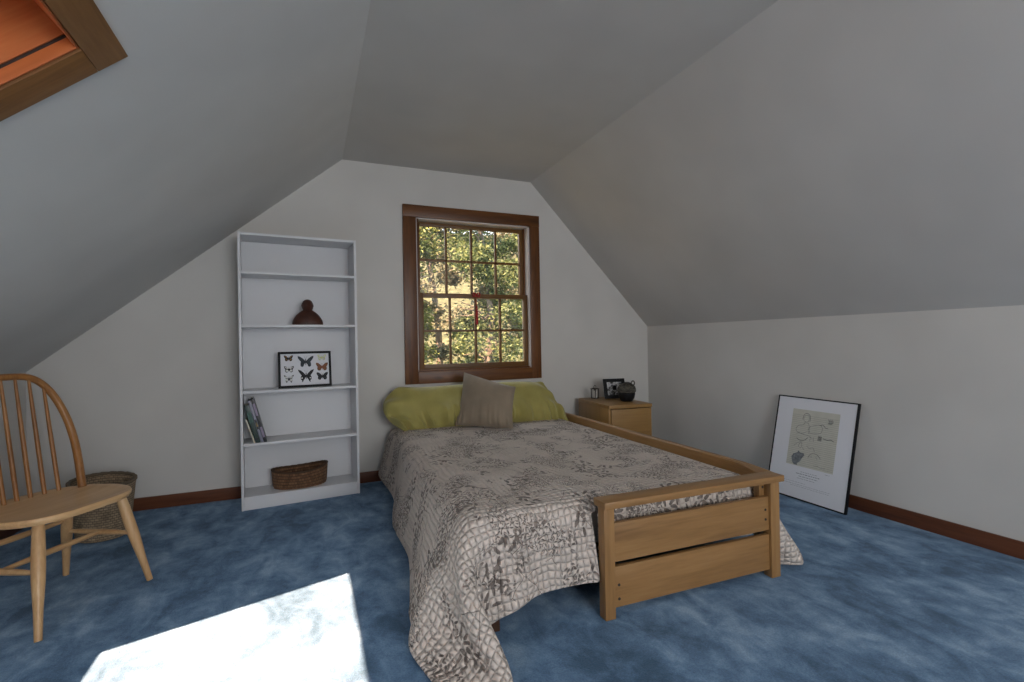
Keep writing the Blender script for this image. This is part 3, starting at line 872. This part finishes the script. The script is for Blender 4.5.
# ------------------------------------------------------------------ pillows and cushion
def pillow(name, label, cat, mat, corners, T, loc, rx, rz, seed=1, group=None, pinch=(.05, .05, .05, .05), wr=1.0, px=4.0, bulge=(0, 0)):
    """a stuffed pillow; corners BL, BR, TR, TL in its own plane; pinch: bottom, right, top, left edges drawn in"""
    bm = newbm(); n, m = 44, 30
    rnd = random.Random(seed); ph = [rnd.uniform(0, 6.28) for _ in range(12)]
    C = [Vector(c) for c in corners]
    def f(u, v, s):
        e = max(0, (1-abs(u)**px))**.55*max(0, (1-abs(v)**px))**.55
        pb, pr_, pt, pl_ = pinch
        uu = u*(1-(pr_ if u > 0 else pl_)*(1-v*v)); vv = v*(1-(pt if v > 0 else pb)*(1-u*u))
        a, b = (uu+1)/2, (vv+1)/2
        q = C[0]*(1-a)*(1-b)+C[1]*a*(1-b)+C[2]*a*b+C[3]*(1-a)*b
        lowe = max(0, -v-.1)**1.2; ende = max(0, abs(u)-.45)**1.3
        cr = wr*(.016*lowe*math.sin(u*24+ph[0]+2*math.sin(u*5+ph[1]))+.013*lowe*math.sin(u*39+ph[2]) + .026*ende*math.sin(v*8+ph[3]+3*u)+.007*math.sin(u*4+ph[4])*math.sin(v*3+ph[5]))
        z = s*T/2*e*(1+.10*math.sin(u*3+ph[6]))+cr*min(1, e*2.5)
        z += .010*math.sin(u*2.4+ph[7])
        return Vector((q.x, q.y, z))
    g = {}
    for s in (1, -1):
        for i in range(n+1):
            for j in range(m+1):
                u, v = math.sin(PI/2*(2*i/n-1)), math.sin(PI/2*(2*j/m-1))
                edge = i in (0, n) or j in (0, m)
                if s == -1 and edge: g[s, i, j] = g[1, i, j]
                else: g[s, i, j] = bm.verts.new(f(u, v, s))
        for i in range(n):
            for j in range(m):
                q = [g[s, i, j], g[s, i+1, j], g[s, i+1, j+1], g[s, i, j+1]]
                bm.faces.new(q if s == 1 else q[::-1])
    # piped seam round the edge
    o = obj(name, bm, mat, None, True)
    o.matrix_world = Matrix.Translation(loc) @ Matrix.Rotation(rz, 4, 'Z') @ Matrix.Rotation(rx, 4, 'X')
    md = o.modifiers.new('smooth', 'SUBSURF'); md.levels = 1; md.render_levels = 1
    bm = newbm(); P = []
    for (i0, j0, i1, j1) in ((0, 0, n, 0), (n, 0, n, m), (n, m, 0, m), (0, m, 0, 0)):
        K = max(abs(i1-i0), abs(j1-j0))
        for k in range(K):
            i = i0+(i1-i0)*k//K; j = j0+(j1-j0)*k//K
            P.append(f(math.sin(PI/2*(2*i/n-1)), math.sin(PI/2*(2*j/m-1)), 1))
    P.append(P[0]); add_tube(bm, P, .0035, 6, False)
    obj('seam', bm, mat, o)
    tag(o, label, cat, group)
    return o
R_ = math.radians
pillow('pillow', 'green bed pillow left of the taupe cushion, with a pinched end', 'pillow', M['green'],
       [(-.245, -.225), (.37, -.235), (.38, .135), (-.275, .150)], .21, (.895, 3.715, .605), R_(52), R_(-2), 3, 'green bed pillows', (.04, .04, .0, -.40), 3.0)
pillow('pillow', 'green bed pillow right of the taupe cushion, beside the side rail', 'pillow', M['green'],
       [(-.37, -.235), (.345, -.240), (.225, .160), (-.34, .145)], .20, (1.640, 3.70, .595), R_(50), R_(-3), 11, 'green bed pillows', (.03, -.02, -.02, .05), 2.6)
pillow('cushion', 'square taupe velvet cushion leaning on the green pillows', 'cushion', M['taupe'],
       [(-.217, -.205), (.217, -.225), (.219, .098), (-.190, .215)], .15, (1.235, 3.475, .640), R_(65), R_(-32), 5, None, (.03, .07, .05, .06), .5, 3.2)

# ------------------------------------------------------------------ nightstand
ns = thing('nightstand', 'light wood two drawer nightstand in the corner behind the bed rail', 'nightstand', (2.175, 3.23, 0), R_(-6))
NW, ND, NH = .385, .58, .553
for x in (0, NW-.018):
    box_obj('side_panel', (x, .012, .001), (x+.018, ND, NH-.028), M['malmZ'], ns, .0015)
box_obj('top_panel', (0, 0, NH-.027), (NW, ND, NH), M['malmX'], ns, .002)
box_obj('back_panel', (.018, ND-.012, .03), (NW-.018, ND-.004, NH-.028), M['malmX'], ns, .001)
box_obj('drawer', (.020, .004, .282), (NW-.020, .022, NH-.034), M['malmX'], ns, .0015)
box_obj('drawer', (.020, .004, .050), (NW-.020, .022, .262), M['malmX'], ns, .0015)
bm = newbm(); add_box(bm, (.018, .05, .045), (NW-.018, ND-.02, .06)); obj('bottom_panel', bm, M['malmX'], ns, False)
box_obj('plinth', (.018, .03, .001), (NW-.018, .045, .045), M['malmX'], ns, .001)

# ---- little lantern
M['pewter'] = plain('aged_pewter', srgb(70, 62, 56), .4, .6)
lt = thing('lantern', 'tiny metal lantern with a white candle on the nightstand', 'lantern', (2.352, 3.715, .5535), R_(20))
bm = newbm(); add_box(bm, (-.027, -.027, 0), (.027, .027, .007), .002); obj('base', bm, M['pewter'], lt)
bm = newbm()
for sx in (-1, 1):
    for sy in (-1, 1): add_box(bm, (sx*.023-.003, sy*.023-.003, .006), (sx*.023+.003, sy*.023+.003, .084), .0006)
obj('corner_posts', bm, M['pewter'], lt)
bm = newbm(); add_box(bm, (-.029, -.029, .083), (.029, .029, .089), .002); add_prism(bm, [(-.02, -.02, .089), (.02, -.02, .089), (.02, .02, .089), (-.02, .02, .089)], (0, 0, .004)); obj('roof', bm, M['pewter'], lt)
bm = newbm(); add_tube(bm, [(.017*math.cos(a), 0, .092+.024*math.sin(a)) for a in [PI*k/14 for k in range(15)]], .002, 8); obj('handle', bm, M['pewter'], lt)
bm = newbm(); add_lathe(bm, [(0, .007), (.016, .007), (.0165, .065), (.012, .068), (.003, .066), (0, .066)], 20); obj('candle', bm, plain('white_wax', (.7, .68, .64, 1), .5), lt)

# ---- black photo frame
pf = thing('photo_frame', 'black framed black and white photograph standing on the nightstand', 'picture frame', (2.502, 3.62, .5535), R_(-8))
tl = Matrix.Rotation(R_(-12), 4, 'X'); a, b = .205, .175; t_ = .03
bm = newbm()
add_box(bm, (-a/2, -.014, 0), (-a/2+t_, 0, b), .002); add_box(bm, (a/2-t_, -.014, 0), (a/2, 0, b), .002)
add_box(bm, (-a/2+t_, -.014, 0), (a/2-t_, 0, t_), .002); add_box(bm, (-a/2+t_, -.014, b-t_), (a/2-t_, 0, b), .002)
lean(obj('frame', bm, M['black'], pf), tl)
def photo_mat():
    t = NT('monochrome_photo'); v = t.coord('Object', (1, 1, 1))
    n = t.noise(v, 26, 3, .6, 1.2)
    t.l(t.ramp(n, [(.38, (.02, .02, .02, 1)), (.48, (.2, .2, .2, 1)), (.56, (.55, .55, .55, 1)), (.7, (.7, .7, .7, 1))]), t.b.inputs['Base Color']); t.set(Roughness=.25)
    return t.m
bm = newbm(); add_box(bm, (-a/2+t_-.002, -.006, t_-.002), (a/2-t_+.002, -.003, b-t_+.002)); lean(obj('photograph', bm, photo_mat(), pf, False), tl)
bm = newbm(); add_prism(bm, [(-.025, 0, .02), (.025, 0, .02), (.015, 0, .13), (-.015, 0, .13)], (0, .003, 0))
st = obj('easel_back', bm, M['black'], pf, False); st.matrix_local = Matrix.Translation((0, .022, -.014)) @ Matrix.Rotation(R_(8), 4, 'X')

# ---- round pot with woven upper half
pot = thing('pot', 'round black pot with woven upper half and small ring handle on the nightstand', 'pot', (2.468, 3.405, .5535))
bm = newbm(); add_lathe(bm, [(0, .001), (.038, 0), (.050, .006), (.064, .032), (.070, .058), (.070, .072), (.067, .076), (.0, .076)], 36); obj('bowl', bm, M['black'], pot)
M['potweave'] = wicker('pot_weave', srgb(112, 106, 92), srgb(52, 48, 42), 26, 9)
bm = newbm(); add_lathe(bm, [(.0685, .0755), (.077, .081), (.078, .098), (.072, .122), (.058, .139), (.034, .148), (.0, .150)], 36); obj('woven_lid', bm, M['potweave'], pot)
bm = newbm(); add_tube(bm, [(.058+.016*math.cos(a), -.010, .150+.019*math.sin(a)) for a in [2*PI*k/24 for k in range(25)]], .0055, 8, False); obj('ring_handle', bm, M['pewter'], pot)
bm = newbm()
add_tube(bm, [(-.060, -.02, .134), (-.03, -.024, .158), (.0, -.02, .158), (.04, -.015, .150)], [.006, .008, .007, .005], 8); obj('twig', bm, M['pewter'], pot)

# ------------------------------------------------------------------ framed print leaning on the knee wall
PW, PH, PT = .545, .672, .020
fp = thing('framed_print', 'thin black framed ink sketch print leaning on the right knee wall', 'picture', (2.985, 2.205, .001))
# local: x right along the print seen from the room, y into the wall, z up
FM = Matrix.Rotation(R_(-89.9), 4, 'Z') @ Matrix.Rotation(R_(-12.2), 4, 'X') @ Matrix.Rotation(R_(.57), 4, 'Y')
fp.matrix_world = Matrix.Translation((2.937, 2.184, .004)) @ FM
bm = newbm(); t_ = .008
for (lo, hi) in (((-PW/2, 0, 0), (-PW/2+t_, PT, PH)), ((PW/2-t_, 0, 0), (PW/2, PT, PH)), ((-PW/2+t_, 0, 0), (PW/2-t_, PT, t_)), ((-PW/2+t_, 0, PH-t_), (PW/2-t_, PT, PH))):
    add_box(bm, lo, hi, .001)
obj('frame', bm, M['black'], fp)
bm = newbm(); add_box(bm, (-PW/2+t_, .003, t_), (PW/2-t_, .016, PH-t_)); obj('white_mount', bm, M['mat_white'], fp, False)
SX0, SX1, SZ0, SZ1 = -.150, .168, .215, .590
bm = newbm(); add_box(bm, (SX0, .0022, SZ0), (SX1, .0031, SZ1))
def lined():
    t = NT('lined_sketch_paper'); c = t.n('ShaderNodeTexCoord'); s = t.n('ShaderNodeSeparateXYZ'); t.l(c.outputs['Object'], s.inputs[0])
    fr = t.math('FRACT', t.math('MULTIPLY', s.outputs[2], 1/.0125))
    line = t.math('MULTIPLY', t.math('LESS_THAN', fr, .2), t.math('LESS_THAN', s.outputs[2], SZ1-.035))
    base = t.ramp(t.noise(t.coord(), 14, 3), [(.3, srgb(192, 190, 176)), (.7, srgb(201, 199, 187))])
    t.l(t.mix(t.math('MULTIPLY', line, .45), base, srgb(120, 116, 112)), t.b.inputs['Base Color']); t.set(Roughness=.8)
    return t.m
obj('lined_sheet', bm, lined(), fp, False)
ink = plain('pencil_ink', srgb(112, 112, 110), .8, 0, 90, .3)
ink2 = plain('dark_wash', srgb(116, 121, 124), .9, 0, 60, .35)
def px2(x, z):   # from an enlarged view of the sheet (0..1 each way, z down)
    return (SX0+(SX1-SX0)*x, SZ1-(SZ1-SZ0)*z)
def stroke(bm, pts, r=.0011):
    P = [px2(*p) for p in pts]
    # Catmull-Rom
    out = []
    Q = [P[0]]+P+[P[-1]]
    for i in range(1, len(Q)-2):
        for k in range(6):
            t = k/6; p0, p1, p2, p3 = Q[i-1], Q[i], Q[i+1], Q[i+2]
            out.append(tuple(.5*((2*p1[d])+(-p0[d]+p2[d])*t+(2*p0[d]-5*p1[d]+4*p2[d]-p3[d])*t*t+(-p0[d]+3*p1[d]-3*p2[d]+p3[d])*t**3) for d in (0, 1)))
    out.append(P[-1])
    add_tube(bm, [(x, .0022, z) for x, z in out], r, 4, True)
bm = newbm()
stroke(bm, [(.26, .17), (.28, .11), (.34, .09), (.38, .13), (.37, .19), (.33, .22), (.28, .2), (.26, .17)])
stroke(bm, [(.24, .18), (.26, .09), (.33, .06), (.40, .11), (.40, .2)], .0016)
stroke(bm, [(.30, .22), (.27, .27), (.16, .30), (.12, .37), (.18, .42), (.28, .42), (.36, .38)])
stroke(bm, [(.36, .22), (.40, .28), (.39, .36), (.42, .41)])
stroke(bm, [(.42, .28), (.52, .25), (.62, .23), (.68, .28), (.66, .36), (.56, .39), (.44, .39), (.41, .34), (.42, .28)])
stroke(bm, [(.62, .24), (.68, .22), (.74, .26), (.80, .27)], .0018)
stroke(bm, [(.14, .44), (.2, .42), (.30, .44), (.42, .45), (.50, .49)])
stroke(bm, [(.16, .52), (.24, .55), (.34, .53), (.40, .48)], .002)
stroke(bm, [(.46, .46), (.45, .53)]); stroke(bm, [(.52, .46), (.53, .54)])
stroke(bm, [(.12, .66), (.2, .6), (.28, .58), (.30, .66), (.36, .70)])
stroke(bm, [(.26, .58), (.22, .66), (.28, .68)]); stroke(bm, [(.40, .62), (.46, .66), (.54, .64), (.58, .70)])
stroke(bm, [(.46, .82), (.50, .76), (.58, .73), (.66, .75), (.72, .80)], .0016); stroke(bm, [(.50, .8), (.55, .79)]); stroke(bm, [(.62, .78), (.66, .82)])
stroke(bm, [(.72, .45), (.80, .46), (.88, .45), (.94, .47)], .0022)
stroke(bm, [(.60, .94), (.68, .93), (.76, .95), (.84, .94)], .0009)
for k in range(5): stroke(bm, [(.78+.02*k, .11+.01*(k % 2)), (.80+.02*k, .16), (.78+.015*k, .19)], .0013)
for k in range(6): stroke(bm, [(.62+.013*k, .42), (.615+.014*k, .50)], .0015)
obj('sketch_lines', bm, ink, fp)
bm = newbm()
def blob(pts):
    a = [bm.verts.new((px2(*p)[0], .0018, px2(*p)[1])) for p in pts]; f = bm.faces.new(a)
blob([(.10, .86), (.14, .80), (.22, .77), (.24, .73), (.28, .76), (.36, .76), (.38, .80), (.33, .86), (.30, .92), (.24, .96), (.26, .99), (.18, .99), (.13, .95)])
obj('ink_animal', bm, ink2, fp, False)
rl = random.Random(4)
capm = plain('faded_caption', srgb(130, 130, 136), .8)
def textline(x0, x1, z, hgt):
    bm = newbm(); x = x0
    while x < x1:
        w = rl.uniform(.008, .022); w = min(w, x1-x)
        add_box(bm, (x, .0024, z), (x+w, .0031, z+hgt)); x += w+.005
    o = obj('caption_line', bm, capm, fp, False)
textline(-.04, .07, .180, .0025); textline(-.07, .09, .165, .0042); textline(-.05, .08, .150, .0032); textline(-.06, .06, .136, .0022)
textline(-.17, .0, .108, .0016); textline(-.14, .17, .094, .0016); textline(-.10, .16, .083, .0016); textline(.12, .15, .200, .002)

# ------------------------------------------------------------------ outside: ground and trees behind the window
bm = newbm(); bmesh.ops.create_grid(bm, x_segments=24, y_segments=24, size=1)
for v in bm.verts:
    x, y = v.co.x*30, v.co.y*30+20
    v.co = Vector((x, y, -2.7+.18*max(0, y-11)+.5*max(0, y-16)*.5+.15*math.sin(x*.7)))
gm = NT('leaf_litter_ground'); n = gm.noise(gm.coord(), 2.5, 5, .7)
gm.l(gm.ramp(n, [(.35, srgb(46, 52, 30)), (.55, srgb(74, 76, 48)), (.7, srgb(104, 100, 78))]), gm.b.inputs['Base Color']); gm.set(Roughness=1)
o = obj('ground_outside', bm, gm.m, smooth=True); o['kind'] = 'structure'
bark = plain('grey_bark', srgb(96, 88, 78), .9, 0, 8, .4, .5)
LM = [leafmat('leaf_yellowgreen', (.07, .095, .035, 1), (.26, .29, .085, 1)), leafmat('leaf_green', (.045, .075, .035, 1), (.19, .235, .085, 1)), leafmat('leaf_tan', (.07, .075, .05, 1), (.22, .22, .14, 1))]
def tree(x, y, label, hgt, cx, cy, mat, nl, seed, z0, z1, leaf):
    """crown kept within cx, cy of the trunk and between z0 and z1"""
    rr_ = random.Random(seed)
    zg = -2.7+.18*max(0, y-11)
    t = thing('tree', label, 'tree', (x, y, zg), 0, 'trees outside the window')
    bm = newbm(); K = 10
    pts = [Vector((.12*math.sin(k*.9+seed), .1*math.cos(k*.7), hgt*k/K-.05)) for k in range(K+1)]
    add_tube(bm, pts, [.11*(1-.8*k/K)+.01 for k in range(K+1)], 10)
    for k in range(22):
        i = rr_.randint(3, K-1); a = rr_.uniform(0, 6.28); L = rr_.uniform(.45, .8)
        p0 = pts[i]; p1 = p0+Vector((math.cos(a)*L*cx, math.sin(a)*L*cy, L*rr_.uniform(-.1, .6)))
        add_tube(bm, [p0, p0.lerp(p1, .5)+Vector((0, 0, .08)), p1], [.028, .016, .005], 6)
    obj('trunk', bm, bark, t)
    V = []; F = []
    cl = [(Vector((rr_.uniform(-.8, .8)*cx, rr_.uniform(-.8, .8)*cy, rr_.uniform(z0, z1)-zg)), rr_.uniform(.16, .36)) for _ in range(int(16*cx*(z1-z0)))]
    for k in range(nl):
        c, r_ = cl[rr_.randrange(len(cl))]
        p = c+Vector((rr_.gauss(0, .6), rr_.gauss(0, .5), rr_.gauss(0, .36)))*r_
        p.x = max(-cx, min(cx, p.x)); p.y = max(-cy, min(cy, p.y))
        s = rr_.uniform(.5, 1)*leaf
        d = Vector((rr_.gauss(0, 1), rr_.gauss(0, 1), rr_.gauss(-.3, .6))).normalized(); q = d.cross(Vector((rr_.gauss(0, 1), rr_.gauss(0, 1), rr_.gauss(0, 1)))).normalized()
        nn = d.cross(q)
        b = len(V)
        V += [p-d*s, p+q*s*.42+nn*s*.12, p+d*s, p-q*s*.42+nn*s*.12]; F.append((b, b+1, b+2, b+3))
    me = bpy.data.meshes.new('foliage'); me.from_pydata([tuple(v) for v in V], [], F); me.materials.append(mat)
    o = bpy.data.objects.new('foliage', me); COL.objects.link(o); o.parent = t
tree(1.35, 8.6, 'yellow-green leafy tree beyond the left edge of the window', 6.8, .82, .8, LM[0], 24000, 1, -.6, 4.2, .055)
tree(3.05, 8.6, 'green leafy tree behind the middle of the window', 7.0, .82, .8, LM[1], 24000, 2, -.6, 4.3, .055)
tree(4.75, 8.6, 'yellow leafy tree behind the right edge of the window', 6.6, .82, .8, LM[0], 24000, 3, -.6, 4.2, .055)
tree(.3, 11.2, 'bushy green tree farther back beyond the left of the window', 8, 1.15, 1.1, LM[1], 15000, 7, -.8, 5.6, .075)
tree(2.7, 11.2, 'tan leaved tree farther back behind the left panes', 8.4, 1.15, 1.1, LM[2], 22000, 4, -.8, 5.6, .075)
tree(5.1, 11.2, 'dull tan leaved tree farther back behind the right panes', 8.4, 1.15, 1.1, LM[2], 22000, 5, -.8, 5.6, .075)
tree(7.5, 11.2, 'dark green tree farther back beyond the right of the window', 8, 1.15, 1.1, LM[1], 15000, 6, -.8, 5.4, .075)

# ------------------------------------------------------------------ light
w = bpy.data.worlds.new('World'); sc.world = w; w.use_nodes = True
nt = w.node_tree; bg = nt.nodes['Background']
SKYC = (.84, .92, 1.0, 1); SKYS = 3.4
bg.inputs[0].default_value = SKYC; bg.inputs[1].default_value = SKYS
def light(name, typ, energy, color, **kw):
    l = bpy.data.lights.new(name, typ); l.energy = energy; l.color = color
    for k, v in kw.items(): setattr(l, k, v)
    o = bpy.data.objects.new(name, l); COL.objects.link(o); return o
SA, SB = .590, .538
sun = light('sun', 'SUN', 33, (1, .63, .41), angle=math.radians(.5))
sun.rotation_euler = Vector((SA, SB, -1)).to_track_quat('-Z', 'Y').to_euler()
sun.location = (-4, -3, 8)
# daylight arriving through the front window
fl = light('daylight_front_window', 'AREA', 58, (.96, .97, 1), shape='RECTANGLE', size=FX1-FX0-.04, size_y=FZ1-FZ0-.04)
fl.location = ((FX0+FX1)/2, YF-.12, (FZ0+FZ1)/2); fl.rotation_euler = (PI/2, 0, 0)
# sky seen through the skylight and the gable window
pk = light('skylight_daylight', 'AREA', 1, (1, 1, 1), shape='RECTANGLE', size=s1-s0-.06, size_y=y1-y0-.06)
pk.matrix_world = MS @ Matrix.Translation(((s0+s1)/2, (y0+y1)/2, W+.01))
pk.data.cycles.is_portal = True

# ------------------------------------------------------------------ camera
cam = bpy.data.cameras.new('camera'); co = bpy.data.objects.new('camera', cam); COL.objects.link(co)
F_, YAW, PIT, ROL, HC = 485.1316, 22.7452, -.1199, -1.0148, 1.0698
y, p, r = map(math.radians, (YAW, PIT, ROL))
Fv = Vector((math.sin(y)*math.cos(p), math.cos(y)*math.cos(p), -math.sin(p)))
Rv = Vector((math.cos(y), -math.sin(y), 0)); Uv = Rv.cross(Fv)
R2 = math.cos(r)*Rv+math.sin(r)*Uv; U2 = -math.sin(r)*Rv+math.cos(r)*Uv
co.matrix_world = Matrix(((R2.x, U2.x, -Fv.x, 0), (R2.y, U2.y, -Fv.y, 0), (R2.z, U2.z, -Fv.z, HC), (0, 0, 0, 1)))
cam.sensor_width = 36; cam.sensor_fit = 'HORIZONTAL'; cam.lens = F_/1024*36; cam.clip_start = .02
sc.camera = co
vs = sc.view_settings
vs.view_transform = 'Standard'; vs.look = 'None'; vs.gamma = 1; vs.use_curve_mapping = False; vs.exposure = .17
